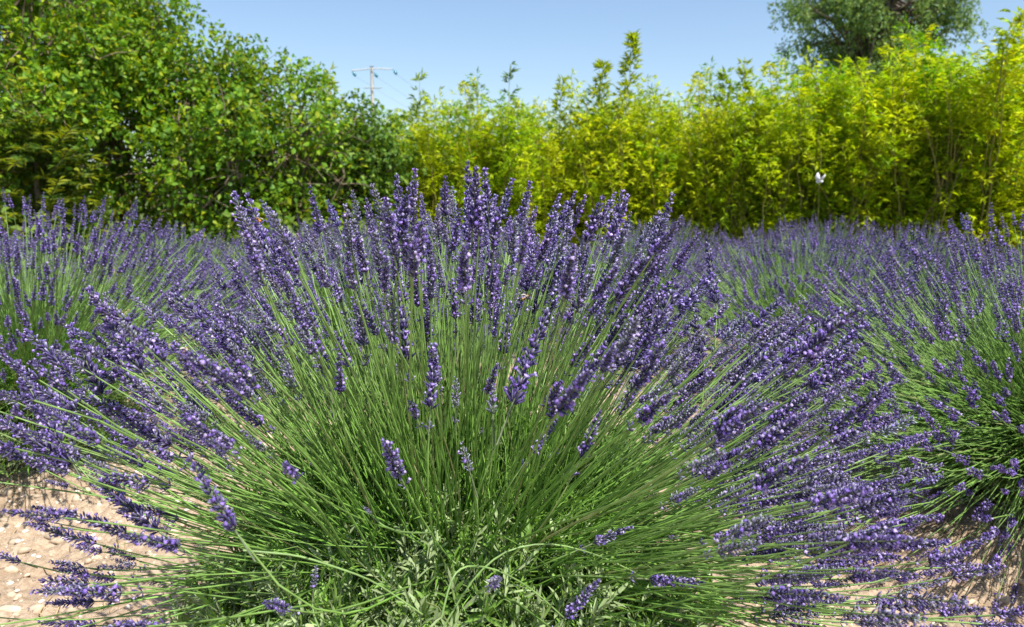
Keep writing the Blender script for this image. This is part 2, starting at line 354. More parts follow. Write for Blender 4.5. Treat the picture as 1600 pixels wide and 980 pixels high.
# ---------------------------------------------------------------- bamboo hedge
BAM = [(.50, .58, .012), (.56, .62, .015), (.44, .55, .012), (.34, .48, .015), (.60, .62, .02), (.48, .57, .012)]
def bamboo_parts(seed, h, rad, n_canes, green):
    rg = np.random.default_rng(seed); P = []; D = []; N = []; col = []; polys = []
    for q in range(n_canes):
        a = rg.uniform(0, 6.283); r = rad*math.sqrt(rg.uniform(0, 1)); x0, y0 = r*.55*math.cos(a), r*.55*math.sin(a)
        hh = h*(.6+.4*rg.random()**1.2)*(1-.15*r/rad); lean = r*.55+rg.uniform(0, .25)
        S = 12; t = np.linspace(0, 1, S)[:, None]; a2 = a+rg.normal(0, .5)
        p = np.concatenate([x0+np.cos(a2)*lean*t**1.7, y0+np.sin(a2)*lean*t**1.7, hh*(t-.07*t**4)], 1)
        p[:, :2] += rg.normal(0, .012, (S, 2)); p[0, 2] = -.04
        polys.append(p)
        cane_tone = np.asarray(BAM[rg.integers(0, 6)])*rg.uniform(.8, 1.15)
        if rg.random() < green: cane_tone = cane_tone*np.array([.62, .84, 1.0])
        nsp = int(hh*58)
        for s_ in range(nsp):
            tt = rg.uniform(.06, 1.0)**.85; f = tt*(S-1); i0 = min(int(f), S-2); b0 = p[i0]*(1-(f-i0))+p[i0+1]*(f-i0)
            aa = rg.uniform(0, 6.283); tl = rg.uniform(.06, .34)*(1.1-.75*tt)
            td = np.array([math.cos(aa), math.sin(aa), rg.uniform(.1, .9)]); b1 = b0+td*tl
            for e in range(rg.integers(4, 8)):
                P.append(b0+(b1-b0)*rg.uniform(.45, 1)); D.append(norm(td+rg.normal(0, .6, 3)*[1, 1, .6]+[0, 0, -.3])); N.append(rg.normal(0, .5, 3)+[0, 0, .9]); col.append(cane_tone*rg.uniform(.7, 1.25))
    P = np.array(P); ok = cavity(P, 2.8, .36, seed, rg); P = P[ok]; D = np.array(D)[ok]; N = np.array(N)[ok]; col = np.array(col)[ok]; K = len(P)
    fm = leaves(np.array(P), np.array(D), np.array(N), rg.uniform(.038, .078, K), rg.uniform(.011, .018, K), np.array(col), fold=.12, curl=.2).mesh('foliage', M_BAMBOO)
    cm = []
    for p in polys:
        cc = np.tile(np.array((.32, .27, .08))*rg.uniform(.6, 1.2), (1, 12, 1))
        cm.append(tubes([p], np.linspace(.009, .002, 12)[None], cc, 5).mesh('cane', M_BARK, True))
    return fm, cm
BVAR = [bamboo_parts(60+q, 2.3, .62, 48, g) for q, g in enumerate([.15, .3, .08, .45, .2])]
def bamboo(px, D, pytop, var, rot, label, width=1.0):
    x = pxx(px, D); h = zt(pytop, D); s = h/2.02
    root = thing('bamboo_clump', label, 'bamboo', (x, D, 0), 'yellow green bamboo clumps of the hedge')
    root.rotation_euler = (0, 0, rot); root.scale = (s*.95*width, s*.95*width, s)
    fm, cm = BVAR[var]
    link('foliage', fm, root, kind='stuff')
    for c in cm: link('cane', c, root)
BL = [
 (500, 9.3, 135, 0, .3, 'thin bamboo tips rising behind the sloping green shrub, left of the power pole', .6),
 (625, 9.0, 165, 1, 1.3, 'leftmost full bamboo clump, just right of the smallest dark shrub', .9),
 (690, 8.8, 150, 2, 2.2, 'bright yellow bamboo clump beside the leftmost full clump', .95),
 (765, 8.9, 140, 0, 3.0, 'bamboo clump left of the middle with wispy blue green tips', .95),
 (835, 8.7, 145, 3, 4.4, 'green tinged bamboo clump behind the tallest lavender spikes', .95),
 (905, 8.8, 140, 4, 5.1, 'bamboo clump just left of the tall single bamboo shoot', .95),
 (968, 8.6, 118, 2, .9, 'bamboo clump under the tall single shoot near the middle', .9),
 (1045, 8.7, 130, 3, 1.9, 'soft green bamboo clump right of the tall single shoot', .95),
 (1120, 8.5, 125, 0, 2.7, 'bamboo clump with a small sky notch, left of the grey green tree', .9),
 (1195, 8.3, 118, 4, 3.9, 'yellow bamboo clump below the left side of the grey green tree', .95),
 (1275, 8.1, 92, 1, 5.5, 'bamboo clump behind the white butterfly', 1.0),
 (1355, 8.0, 80, 2, .5, 'yellow bamboo clump below the trunk of the grey green tree', 1.0),
 (1435, 7.9, 62, 0, 1.6, 'tall bamboo clump below the right side of the grey green tree', 1.0),
 (1515, 7.7, 48, 4, 2.9, 'tallest bamboo clump with bare brown canes near the right edge', 1.05),
 (1600, 7.6, 62, 3, 4.0, 'rightmost bamboo clump cut by the right edge of the view', 1.0),
]
for r_ in BL: bamboo(*r_)
# back row closes the gaps
for q, (px, D, py) in enumerate([(600, 10.0, 185), (730, 10, 165), (865, 10, 160), (1000, 9.9, 150), (1130, 9.5, 145), (1240, 9.2, 110), (1390, 9.0, 78), (1540, 8.8, 55), (1690, 8.6, 60)]):
    labs = ['back row bamboo clump behind the smallest dark shrub', 'back row bamboo clump behind the bright yellow clump left of middle', 'back row bamboo clump behind the green tinged clump',
            'back row bamboo clump behind the tall single shoot', 'back row bamboo clump behind the small sky notch', 'back row bamboo clump above and behind the white butterfly',
            'back row bamboo clump in front of the grey green tree trunk', 'back row bamboo clump behind the tallest clump', 'back row bamboo clump outside the right edge']
    bamboo(px, D, py, q % 5, q*1.7+.4, labs[q], 1.15)
# bare brown canes leaning through the tall right hand clumps
rg = np.random.default_rng(71)
for q in range(12):
    px_ = rg.uniform(1440, 1600); x_ = pxx(px_, 7.3); ln_ = rg.uniform(.0, .9); h_ = rg.uniform(1.4, 2.1); t = np.linspace(0, 1, 12)[:, None]
    p = np.concatenate([-.25+x_+ln_*t**1.3, 7.4+rg.uniform(-.15, .25)+0*t-.1*t, h_*t-.03], 1); p[1:, :2] += rg.normal(0, .012, (11, 2))
    o = thing('dry_cane', 'bare brown dry cane leaning to the right in front of the rightmost bamboo clumps', 'cane', (p[0, 0], p[0, 1], 0), 'bare brown canes at the right of the hedge',
        tubes([p-[p[0, 0], p[0, 1], 0]], np.linspace(.006, .002, 12)[None], np.tile(np.array((.26, .18, .09))*rg.uniform(.6, 1.2), (1, 12, 1)), 5).mesh('dry_cane', M_BARK, True))
# single tall shoots that stand out against the sky
rg = np.random.default_rng(77)
def shoot(px, D, pytop, lean, label, tone, n=46):
    h = zt(pytop, D); root = thing('bamboo_shoot', label, 'bamboo', (pxx(px, D), D, 0), 'single bamboo shoots above the hedge')
    S = 12; t = np.linspace(0, 1, S)[:, None]
    p = np.concatenate([lean*t**2.2, .05*t, h*t], 1); p[0, 2] = -.04; P = []; D_ = []; N = []
    for s_ in range(n):
        tt = 1-rg.uniform(0, .45); f = tt*(S-1); i0 = min(int(f), S-2); b0 = p[i0]*(1-(f-i0))+p[i0+1]*(f-i0)
        aa = rg.uniform(0, 6.28); td = np.array([math.cos(aa), math.sin(aa), .7]); ln = rg.uniform(.01, .16)*(1.1-tt)*1.6
        for e in range(4): P.append(b0+td*ln); D_.append(norm(td+rg.normal(0, .5, 3))); N.append(rg.normal(0, .5, 3)+[0, 0, .8])
    K = len(P)
    link('foliage', leaves(np.array(P), np.array(D_), np.array(N), rg.uniform(.06, .11, K), rg.uniform(.016, .024, K), np.array(tone)*rg.uniform(.7, 1.2, (K, 1))).mesh('foliage', M_BAMBOO), root, kind='stuff')
    link('cane', tubes([p], np.linspace(.01, .002, 12)[None], np.tile((.3, .28, .08), (1, 12, 1)), 5).mesh('cane', M_BARK, True), root)
shoot(965, 8.3, 66, .13, 'tallest single bamboo shoot against the sky near the middle', (.40, .48, .03), 150)
shoot(935, 8.3, 108, .02, 'bamboo shoot just left of the tallest single shoot', (.38, .46, .03), 120)
shoot(790, 8.6, 108, .05, 'thin blue green bamboo shoot above the hedge left of the middle', (.15, .24, .12), 26)
shoot(745, 8.6, 128, .02, 'faint thin bamboo shoot left of the blue green shoot', (.2, .28, .12), 14)
shoot(655, 8.6, 128, .03, 'bamboo shoot with dark leaf tufts right of the power pole', (.32, .42, .05), 70)
shoot(515, 8.8, 115, .06, 'bamboo shoot left of the power pole above the green shrub', (.42, .48, .05), 60)
shoot(870, 8.6, 132, .03, 'short bamboo shoot above the green tinged clump', (.38, .46, .05), 70)
shoot(1150, 8.2, 108, .02, 'bamboo shoot in the sky notch left of the grey green tree', (.36, .45, .04), 100)
shoot(1125, 8.2, 122, .0, 'shorter of the two shoots in the sky notch left of the grey green tree', (.3, .42, .04), 90)
shoot(1548, 7.4, 38, .16, 'bamboo shoot bending right above the tallest clump', (.42, .48, .03), 110)

# ---------------------------------------------------------------- power pole far behind the hedge
D = 40.0; x0 = pxx(588, D); hz = zt(113, D)
root = thing('power_pole', 'pale concrete power pole with a bent crossarm and teal insulators behind the hedge', 'power pole', (x0, D, 0))
mb = MB(); pp = np.array([[[0, 0, -.2], [0, 0, hz*.5], [0, 0, hz]]])
mb = tubes(pp, np.array([[.12, .10, .075]]), np.tile((.60, .54, .50), (1, 3, 1)), 4, mb); pz = pp[0, -1]
mb.add([[-.105, -.105, hz], [.105, -.105, hz], [.105, .105, hz], [-.105, .105, hz]], [[0, 1, 2], [0, 2, 3]], (.4, .33, .3))
link('pole', mb.mesh('pole', M_POLE), root)
za = hz-.17
arm = np.array([[[-.98, 0, za-.03], [-.5, 0, za+.02], [0, -.14, za+.05], [.5, 0, za+.06], [1.02, 0, za+.05]]])
link('crossarm', tubes(arm, np.full((1, 5), .03), np.tile((.5, .5, .5), (1, 5, 1)), 4).mesh('crossarm', M_POLE), root)
zb = zt(145, D); arm = np.array([[[-.4, -.14, zb], [0, -.14, zb], [.5, -.14, zb]]])
link('crossarm', tubes(arm, np.full((1, 3), .03), np.tile((.33, .36, .36), (1, 3, 1)), 4).mesh('crossarm', M_POLE), root)
tips = [(-.98, 0, za-.03), (.1, -.14, za-.1), (1.02, 0, za+.05)]
for q, (ax, ay, az) in enumerate(tips):
    pts = np.array([[ax, ay, az], [ax+.06, ay, az-.08], [ax+.10, ay, az-.13], [ax+.14, ay, az-.18], [ax+.18, ay, az-.24], [ax+.2, ay, az-.27]])
    link('insulator', tubes([pts], np.array([[.012, .02, .07, .075, .06, .015]]), np.tile((.04, .2, .26), (1, 6, 1)), 8).mesh('insulator', M_GLASSY), root)
    t = np.linspace(0, 1, 20)[:, None]; far = np.array([[ax+18, ay+60, az+.5]]); wp = pts[-1][None]*(1-t)+far*t; wp[:, 2:3] -= 4*t*(1-t)*2.6
    link('wire', tubes([wp], np.full((1, 20), .006), np.tile((.32, .34, .36), (1, 20, 1)), 4).mesh('wire', M_POLE), root)

# ---------------------------------------------------------------- lavender: flower spike templates
def calyx(base, d, ln, w, cb, ct, mb, sides=4):
    F = frames(np.array([d]))[0]; an = np.arange(sides)*2*math.pi/sides
    rings = [(0, .35, 0), (.5, 1.0, .25), (1.0, .66, 1)]
    V = []; cc = []
    for (t, r, k) in rings:
        for a in an:
            V.append(base+F@np.array([math.cos(a)*w*r, math.sin(a)*w*r, ln*t])); cc.append(cb*(1-k)+ct*k)
    T = []
    for g in range(2):
        for k in range(sides):
            a = g*sides+k; b_ = g*sides+(k+1) % sides; T += [[a, b_, a+sides], [b_, b_+sides, a+sides]]
    o = 2*sides; T += [[o, o+k, o+k+1] for k in range(1, sides-1)]
    mb.add(np.array(V), T, np.array(cc))
def spike(seed, lod, length=.062, width=.0155, young=0.0):
    rg = np.random.default_rng(seed); mb = MB()
    nw = {0: max(8, int(round(length/.0060))), 1: 8, 2: 6}[lod]; per = {0: 9, 1: 6, 2: 4}[lod]
    if young: per = max(3, per-2)
    # axis
    ax = np.stack([np.zeros(4), np.zeros(4), np.linspace(-.03, length*.95, 4)], -1)
    tubes([ax], np.full((1, 4), .0011), np.tile((.16, .20, .11), (1, 4, 1)), 3, mb)
    dark = np.array((.045, .035, .115)); mid = np.array((.125, .09, .28)); gray = np.array((.44, .40, .60)); green = np.array((.17, .2, .15))
    if young > 0: dark = dark*(1-.5*young)+np.array((.16, .2, .2))*.5*young; mid = gray*.85*young+mid*(1-young); gray = np.array((.45, .46, .52))
    zs = list(np.linspace(.004, length, nw)+rg.normal(0, .0008, nw)); low = rg.random() < .55
    if low and lod < 2: zs = [-rg.uniform(.014, .026)]+zs
    for wi, z in enumerate(zs):
        f = max(z, 0)/length; env = (1.0-.55*f**1.6)*(0.85 if z < 0 else 1); k = per if f < .85 else max(3, per-3)
        if z < 0: k = max(3, int(per*.6))
        a0 = rg.uniform(0, 6.28)
        for q in range(k):
            a = a0+q*2*math.pi/k+rg.normal(0, .18); el = R(rg.uniform(28, 62)) if f < .9 else R(rg.uniform(55, 85))
            d = np.array([math.cos(a)*math.cos(el), math.sin(a)*math.cos(el), math.sin(el)])
            ln = width*.5*env*rg.uniform(.75, 1.3); wd = width*.060*rg.uniform(.85, 1.15)*(1.5 if lod == 1 else 1.0)
            base = np.array([math.cos(a), math.sin(a), 0])*.0012+[0, 0, z+rg.normal(0, .0012)]
            r = rg.random(); cb = dark*rg.uniform(.7, 1.3)+(green*.5 if rg.random() < .25 else 0); ct = (gray if r < (.22 if lod == 0 else .12) else mid*(1 if lod == 0 else np.array((1.3, 1.15, 1.3))))*rg.uniform(.65, 1.25)
            if lod < 2: calyx(base, d, ln, wd, cb, ct, mb, 4 if lod == 0 else 3)
            else:
                s_ = norm(np.cross(d, [0, 0, 1.0])); up = np.cross(s_, d); ww = .0021; e = base+d*ln
                mb.add([base-s_*.0004, base+d*ln*.6+s_*ww, e, base+d*ln*.6-s_*ww, base+d*ln*.5+up*ww*1.3], [[0, 1, 4], [1, 2, 4], [2, 3, 4], [3, 0, 4], [0, 2, 1], [0, 3, 2]], np.array([cb, ct, ct, mid, cb]))
            pc = .24 if not young else .06
            if rg.random() < pc*(1.25-f):     # an open corolla: two lips of little petals
                tip = base+d*(ln*.95); fc = np.array([(.36, .24, .68), (.46, .35, .74), (.26, .17, .58), (.56, .47, .76)][rg.integers(0, 4)])*rg.uniform(.85, 1.15)
                F = frames(np.array([d]))[0]; npet = 5 if lod == 0 else 3
                pr = (.0024 if lod == 0 else .0034)*rg.uniform(.8, 1.25)
                V = [tip-d*.0015, tip+d*.0012]
                for e in range(npet):
                    for off in (-.42, .42):
                        b_ = (e+off*.9)*2*math.pi/npet; V.append(tip+F@np.array([math.cos(b_)*pr, math.sin(b_)*pr, .0016+rg.normal(0, .0006)]))
                T = []
                for e in range(npet): T += [[1, 2+2*e, 3+2*e], [0, 3+2*e, 2+2*e]]
                mb.add(V, T, fc)
    # tip tuft
    return mb.arrays()
def mesh_of(t, name, m): return MB().add(*t).mesh(name, m)
T0 = [spike(100+q, 0, .050+.0042*q, .0178+.0008*(q % 4), young=(.5 if q in (2, 5) else 0)) for q in range(9)]+[spike(120+q, 0, .034, .012, .8) for q in range(3)]
T1 = [spike(130+q, 1, .054+.004*q, .018) for q in range(6)]
T2 = [spike(140+q, 2, .056+.004*q, .0195) for q in range(5)]
MT0 = [mesh_of(t, 'flower_spike', M_FLOWER) for t in T0]
MT1 = [mesh_of(t, 'flower_spike', M_FLOWER) for t in T1]
MT2 = [mesh_of(t, 'flower_spike', M_FLOWER) for t in T2]

def curves(p0, p1, d1, S, rg, bow=.35, d0=None):
    """cubic from base p0 to spike base p1 ending along d1"""
    K = len(p0); ln = np.linalg.norm(p1-p0, axis=1, keepdims=True)
    if d0 is None: d0 = norm(norm(p1-p0)+np.array([0, 0, .12])+rg.normal(0, .13, (K, 3)))
    t = np.linspace(0, 1, S)[None, :, None]
    a = p0[:, None]; b_ = (p0+d0*ln*bow)[:, None]; c = (p1-d1*ln*bow)[:, None]; d = p1[:, None]
    return a*(1-t)**3+3*b_*t*(1-t)**2+3*c*t*t*(1-t)+d*t**3
def stalk_cols(K, S, rg, tone=(.14, .31, .035)):
    base = np.where(rg.random((K, 1, 1)) < .05, np.array((.34, .28, .15)), np.asarray(tone))*rg.uniform(.5, 1.45, (K, 1, 1)); ti = np.linspace(0, 1, S)[None, :, None]
    return base*(1-ti)+ti*np.array((.19, .31, .085))*rg.uniform(.85, 1.15, (K, 1, 1))
def mound_leaves(rg, n_shoot, rx, rz, z0, L=.04, W=.0042, per=13, hi=True, gray=.35):
    """leafy shoots over a rounded mound; returns leaf arrays and shoot polylines"""
    d = norm(rg.normal(size=(n_shoot, 3))); d[:, 2] = np.abs(d[:, 2])
    rr = rg.uniform(.55, 1.0, (n_shoot, 1))
    tip = d*np.array([rx, rx, rz])*rr+[0, 0, z0]; dd = norm(d*np.array([.8, .8, 1])+[0, 0, .45]+rg.normal(0, .25, (n_shoot, 3)))
    sl_ = rg.uniform(.06, .13, (n_shoot, 1)); base = tip-dd*sl_
    k = np.tile(np.arange(per), (n_shoot, 1)); t = (k+rg.uniform(-.3, .3, k.shape))/per
    P = base[:, None]+dd[:, None]*sl_[:, None]*t[..., None]
    F = frames(dd); an = (k % 2)*math.pi+(k//2)*math.pi/2+rg.normal(0, .3, k.shape)
    side = F[:, None, :, 0]*np.cos(an)[..., None]+F[:, None, :, 1]*np.sin(an)[..., None]
    D_ = norm(side*(1.05-.6*t[..., None])+dd[:, None]*(.45+.5*t[..., None])+rg.normal(0, .12, P.shape))
    N = norm(dd[:, None]*1.0-side*.3+rg.normal(0, .2, P.shape))
    tone = np.where(rg.random((n_shoot, 1, 1)) < gray, np.array((.32, .41, .19)), np.array((.17, .31, .05)))*rg.uniform(.7, 1.25, (n_shoot, 1, 1))
    col = tone*rg.uniform(.85, 1.15, P.shape[:2]+(1,))
    Ls = L*(1.15-.55*t)*rg.uniform(.7, 1.25, t.shape)
    poly = np.stack([base-dd*sl_*.5, base, tip], 1)
    f = lambda a: a.reshape(-1, 3)
    return f(P), f(D_), f(N), Ls.ravel(), W*rg.uniform(.8, 1.25, Ls.size), f(col), poly

def emit_stalks(root, org, P0, P1, D1, scale, vari, TT, MT, nparts, rad, S, sides, rg, tone=(.14, .31, .035), rank=None, d0=None, bow=.35):
    K = len(P0); PL = curves(P0, P1, D1, S, rg, d0=d0, bow=bow); cols = stalk_cols(K, S, rg, tone)
    radii = np.linspace(1.15, .75, S)[None]*rad*rg.uniform(.8, 1.2, (K, 1)); F = frames(D1)
    tint = rg.uniform(.78, 1.2, (K, 1))*rg.uniform(.94, 1.07, (K, 3))
    order = np.argsort(rank) if rank is not None else np.arange(K)
    part = order[:nparts]; rest = order[nparts:]
    for q in part:
        b0 = P0[q]; me = tubes((PL[q]-b0)[None], radii[q:q+1], cols[q:q+1], sides).mesh('flower_stalk', M_STEM, True)
        st = link('flower_stalk', me, root, mtx=Matrix.Translation(Vector(b0-org)))
        link('flower_spike', MT[vari[q]], st, mtx=mtx(F[q], P1[q]-b0, scale[q]))
    if len(rest):
        link('stem_mass', tubes(PL[rest]-org, radii[rest], cols[rest], max(3, sides-1)).mesh('stem_mass', M_STEM, True), root, kind='stuff')
        mb = MB()
        for v in range(len(TT)):
            s = rest[vari[rest] == v]
            if len(s): inst(mb, TT[v], F[s], P1[s]-org, scale[s], tint[s])
        link('flower_mass', mb.mesh('flower_mass', M_FLOWER), root, kind='stuff')
    return PL

# ---------------------------------------------------------------- the front bush
rg = np.random.default_rng(5)
NC = np.array([-.115, 1.36, 0.0]); HZ = .33
front = thing('lavender_bush', 'large flowering lavender bush filling the foreground with fanned out purple spikes', 'lavender', tuple(NC), 'lavender bushes of the field')
heroes = [ # spike base px, tip px, distance of base, of tip, variant
 (372, 836, 292, 712, .78, .80, 8), (672, 642, 679, 535, 1.02, 1.04, 7), (797, 640, 857, 482, 1.05, 1.12, 8), (566, 545, 560, 452, 1.2, 1.22, 6),
 (637, 565, 622, 448, 1.17, 1.2, 7), (735, 345, 730, 250, 1.45, 1.47, 8), (764, 345, 757, 262, 1.45, 1.47, 7), (628, 385, 620, 271, 1.4, 1.42, 8), (1020, 400, 1052, 300, 1.45, 1.47, 8),
 (955, 385, 973, 296, 1.42, 1.44, 7), (1215, 575, 1316, 482, 1.38, 1.42, 8), (1330, 665, 1402, 590, 1.35, 1.38, 8), (228, 590, 136, 446, 1.22, 1.25, 8),
 (120, 732, -5, 652, 1.2, 1.22, 8), (372, 555, 270, 455, 1.25, 1.28, 8), (402, 400, 366, 300, 1.4, 1.45, 7), (425, 415, 384, 300, 1.4, 1.45, 8),
 (250, 832, 152, 752, 1.05, 1.08, 7), (905, 600, 985, 492, 1.18, 1.22, 8), (985, 585, 1060, 440, 1.28, 1.35, 8), (510, 590, 480, 470, 1.15, 1.18, 8),
 (460, 608, 432, 538, 1.12, 1.14, 5), (1445, 885, 1552, 838, 1.2, 1.22, 8), (1405, 925, 1482, 905, 1.15, 1.16, 5), (1010, 905, 1102, 912, .98, .97, 6), (880, 968, 938, 905, .88, .88, 6),
 (160, 620, 108, 505, 1.3, 1.33, 7), (115, 590, 40, 515, 1.22, 1.25, 7), (770, 650, 768, 595, 1.1, 1.12, 9), (712, 640, 712, 588, 1.15, 1.15, 10), (735, 740, 720, 690, 1.05, 1.05, 9),
 (830, 710, 872, 655, 1.1, 1.12, 4), (905, 720, 940, 640, 1.12, 1.14, 6), (925, 850, 990, 822, 1.05, 1.06, 4), (1100, 600, 1085, 480, 1.4, 1.45, 8), (785, 555, 800, 470, 1.22, 1.25, 7),
 (1120, 480, 1105, 378, 1.5, 1.55, 8), (220, 700, 130, 640, 1.15, 1.18, 8), (100, 700, 25, 570, 1.2, 1.25, 8), (490, 920, 494, 884, 1.0, 1.0, 11), (330, 690, 365, 735, 1.1, 1.1, 5),
]
HP1 = np.array([at(h[0], h[1], h[4]) for h in heroes]); HT = np.array([at(h[2], h[3], h[5]) for h in heroes])
HD = norm(HT-HP1); HLEN = np.linalg.norm(HT-HP1, axis=1); Hv = np.array([h[6] for h in heroes])
tl = np.array([t[0][:, 2].max() for t in T0]); Hs = HLEN/tl[Hv]
# the rest of the dome of stalks
def dome(n, rg, Lr, elmin=-.12, sidebias=0.0):
    u = rg.uniform(elmin, 1, n); az = rg.uniform(0, 2*math.pi, n); c = np.sqrt(np.maximum(1-u*u, .02))
    d = norm(np.stack([np.cos(az)*c, np.sin(az)*c, u], -1)); L = rg.uniform(*Lr, n); return d, L
d, L = dome(8500, rg, (.47, .76))
L *= 1+.10*np.clip(d[:, 0], 0, 1)+.09*np.clip(d[:, 2]-.55, 0, 1)
p0 = NC+d*np.array([.22, .16, .02])+rg.normal(0, .035, (len(d), 3))+[0, .07, HZ-.02]
sag = np.clip(1-d[:, 2], 0, 1)[:, None]
p1 = NC+np.array([0, 0, HZ-.02])+d*L[:, None]*np.array([1.04, 1.0, .94])+rg.normal(0, .012, (len(d), 3))
hd = norm(d+rg.normal(0, .10, d.shape)+np.array([0, 0, .16])*sag)
px, py, pz = proj(p1+hd*.03)
keep = (pz > .62) & (p1[:, 2] > .07)
ell = ((px-690)/430)**2+((py-905)/400)**2
q_ = rg.random(len(d))
keep &= (ell > 1.0+rg.normal(0, .12, len(d))) | (q_ < np.where((ell > .45) & (py < 740), .26, .03))
keep &= ~((py > 980) & (np.abs(px-700) < 750) & (q_ > .25))
# fewer high at the left-hand shoulder, where the field behind shows
tx, ty, _ = proj(p1+hd*.07)
keep &= ty > np.interp(tx, [-200, 0, 60, 130, 260, 330, 365, 450, 560, 730, 900, 1050, 1110, 1170, 1310, 1400, 1450, 1500, 1550, 1650], [560, 545, 500, 450, 450, 400, 305, 315, 290, 275, 300, 305, 375, 465, 485, 590, 650, 740, 830, 860])
keep &= ~((px < 330) & (py > 760) & (rg.random(len(d)) < .55))
keep &= ~((px > 1300) & (py > 880) & (rg.random(len(d)) < .3))
prio = np.where(py < 430, 1.0, np.where(px > 950, .95, np.where(px < 350, .6, .75)))
keep &= rg.random(len(d)) < prio
print('kept', keep.sum()); idx = np.nonzero(keep)[0][:1250]
vr = rg.integers(0, 9, len(idx)); sc = rg.uniform(.6, 1.15, len(idx))
P0 = np.concatenate([NC+norm(HP1-NC-[0, 0, HZ])*np.array([.12, .12, .0])+[0, 0, HZ-.02], p0[idx]])
P1 = np.concatenate([HP1, p1[idx]]); D1 = np.concatenate([HD, hd[idx]]); SCL = np.concatenate([Hs, sc]); VR = np.concatenate([Hv, vr])
ppx, ppy, ppz = proj(P1); rank = ppz.copy(); rank[(ppx < 0) | (ppx > 1600) | (ppy > 980)] += 5; rank[:len(heroes)] = 0
emit_stalks(front, NC, P0, P1, D1, SCL, VR, T0, MT0, 300, .0016, 9, 4, rg, rank=rank)
# bent and curled stalks in the open middle of the bush
bent = [([(676, 832), (655, 833), (625, 831), (598, 822), (580, 804)], .98, 9, .55), ([(690, 965), (705, 900), (728, 882), (775, 888), (830, 918), (884, 968)], .9, None, 0),
        ([(690, 985), (740, 900), (790, 858), (860, 846), (940, 868), (1012, 905)], .97, None, 0), ([(500, 985), (490, 960), (488, 940), (494, 922)], .97, None, 0),
        ([(380, 860), (470, 868), (580, 905), (660, 960)], .86, None, 0)]
def smooth(pts, S=16):
    pts = np.array(pts, float); u = np.linspace(0, 1, len(pts)); t = np.linspace(0, 1, 90); q = np.stack([np.interp(t, u, pts[:, k]) for k in range(3)], 1)
    for _ in range(60): q[1:-1] = (q[:-2]+q[1:-1]*2+q[2:])/4
    return q[np.linspace(0, 89, S).astype(int)]
for pts, dd_, v_, s_ in bent:
    pl = smooth([at(a_, b_, dd_+.02*k) for k, (a_, b_) in enumerate(pts)])
    me = tubes((pl-pl[0])[None], np.linspace(.0014, .0011, 16)[None], np.tile((.17, .28, .08), (1, 16, 1)), 5).mesh('bent_stalk', M_STEM, True)
    o = link('bent_stalk', me, front, mtx=Matrix.Translation(Vector(pl[0]-NC)))
    if v_ is not None: link('flower_spike', MT0[v_], o, mtx=mtx(frames((pl[-1]-pl[-2])[None])[0], pl[-1]-pl[0], s_))
# young stalks with small pale heads, and bare stems, inside the bush
d, L = dome(3600, rg, (.25, .6), .0); ok = (d[:, 1] > -.2) | (rg.random(3600) < .1); d = d[ok][:2200]; L = L[ok][:2200]; NBS = len(d)
p0 = NC+d*np.array([.26, .18, .03])+rg.normal(0, .05, (NBS, 3))+[0, .07, HZ-.03]; p1 = NC+[0, .05, HZ]+d*L[:, None]+rg.normal(0, .03, (NBS, 3))
PL = curves(p0, p1, norm(d+rg.normal(0, .2, d.shape)), 6, rg)-NC
link('bare_stems', tubes(PL, np.linspace(1.1, .5, 6)[None]*.0012*rg.uniform(.7, 1.2, (NBS, 1)), stalk_cols(NBS, 6, rg, (.155, .34, .035)), 3).mesh('bare_stems', M_STEM, True), front, kind='stuff')
sel = np.nonzero(rg.random(NBS) < .05)[0]; mb = MB(); inst(mb, T0[9], frames(d[sel]), PL[sel, -1], rg.uniform(.5, .85, len(sel)), rg.uniform(.85, 1.15, (len(sel), 3)))
link('young_flower_mass', mb.mesh('young_flower_mass', M_FLOWER), front, kind='stuff')
# narrow leaf pairs low on the stems
q1_ = rg.integers(0, len(PL), 5200); tt = rg.uniform(.02, .5, len(q1_)); f_ = tt*5; i0_ = f_.astype(int); fr = (f_-i0_)[:, None]
bp_ = PL[q1_, i0_]*(1-fr)+PL[q1_, i0_+1]*fr; td_ = norm(PL[q1_, i0_+1]-PL[q1_, i0_]); sd_ = norm(np.cross(td_, rg.normal(size=(len(q1_), 3))))
bp2 = np.concatenate([bp_, bp_]); dd2 = norm(np.concatenate([td_*.8+sd_*.6, td_*.8-sd_*.6])); nn2 = norm(np.concatenate([td_-sd_, td_+sd_])+[0, 0, .4])
link('stem_leaves', leaves(bp2, dd2, nn2, rg.uniform(.025, .055, len(bp2)), rg.uniform(.0025, .0042, len(bp2)), np.array([(.17, .32, .05)])*rg.uniform(.6, 1.3, (len(bp2), 1))).mesh('stem_leaves', M_LEAF), front, kind='stuff')
# leafy mound
P, D_, N, Ls, Ws, col, poly = mound_leaves(rg, 3600, .52, .29, .195, L=.045, W=.0056, gray=.5)
wp = P+NC; px, py, pz = proj(wp+D_*.02); vis = (px > 0) & (px < 1600) & (py < 975); dist = np.where(vis, pz, 9)+rg.uniform(0, .35, len(P))
big = np.argsort(dist)[:300]; km = np.ones(len(P), bool); km[big] = False
link('foliage', leaves(P[km], D_[km], N[km], Ls[km], Ws[km], col[km], hi=True).mesh('foliage', M_LEAF), front, kind='stuff')
link('shoots', tubes(poly, np.tile([.0022, .0018, .001], (len(poly), 1)), np.tile((.2, .24, .12), (len(poly), 3, 1)), 3).mesh('shoots', M_STEM), front, kind='stuff')
LM = [leaves(np.zeros((1, 3)), np.array([[0, 0, 1.0]]), np.array([[0, 1.0, 0]]), [1.0], [.11], [np.array(c)], hi=True, curl=cu).mesh('leaf', M_LEAF) for c, cu in [((.16, .26, .06), .1), ((.22, .30, .12), .2), ((.28, .34, .18), .0), ((.19, .29, .07), .3), ((.13, .22, .05), .15)]]
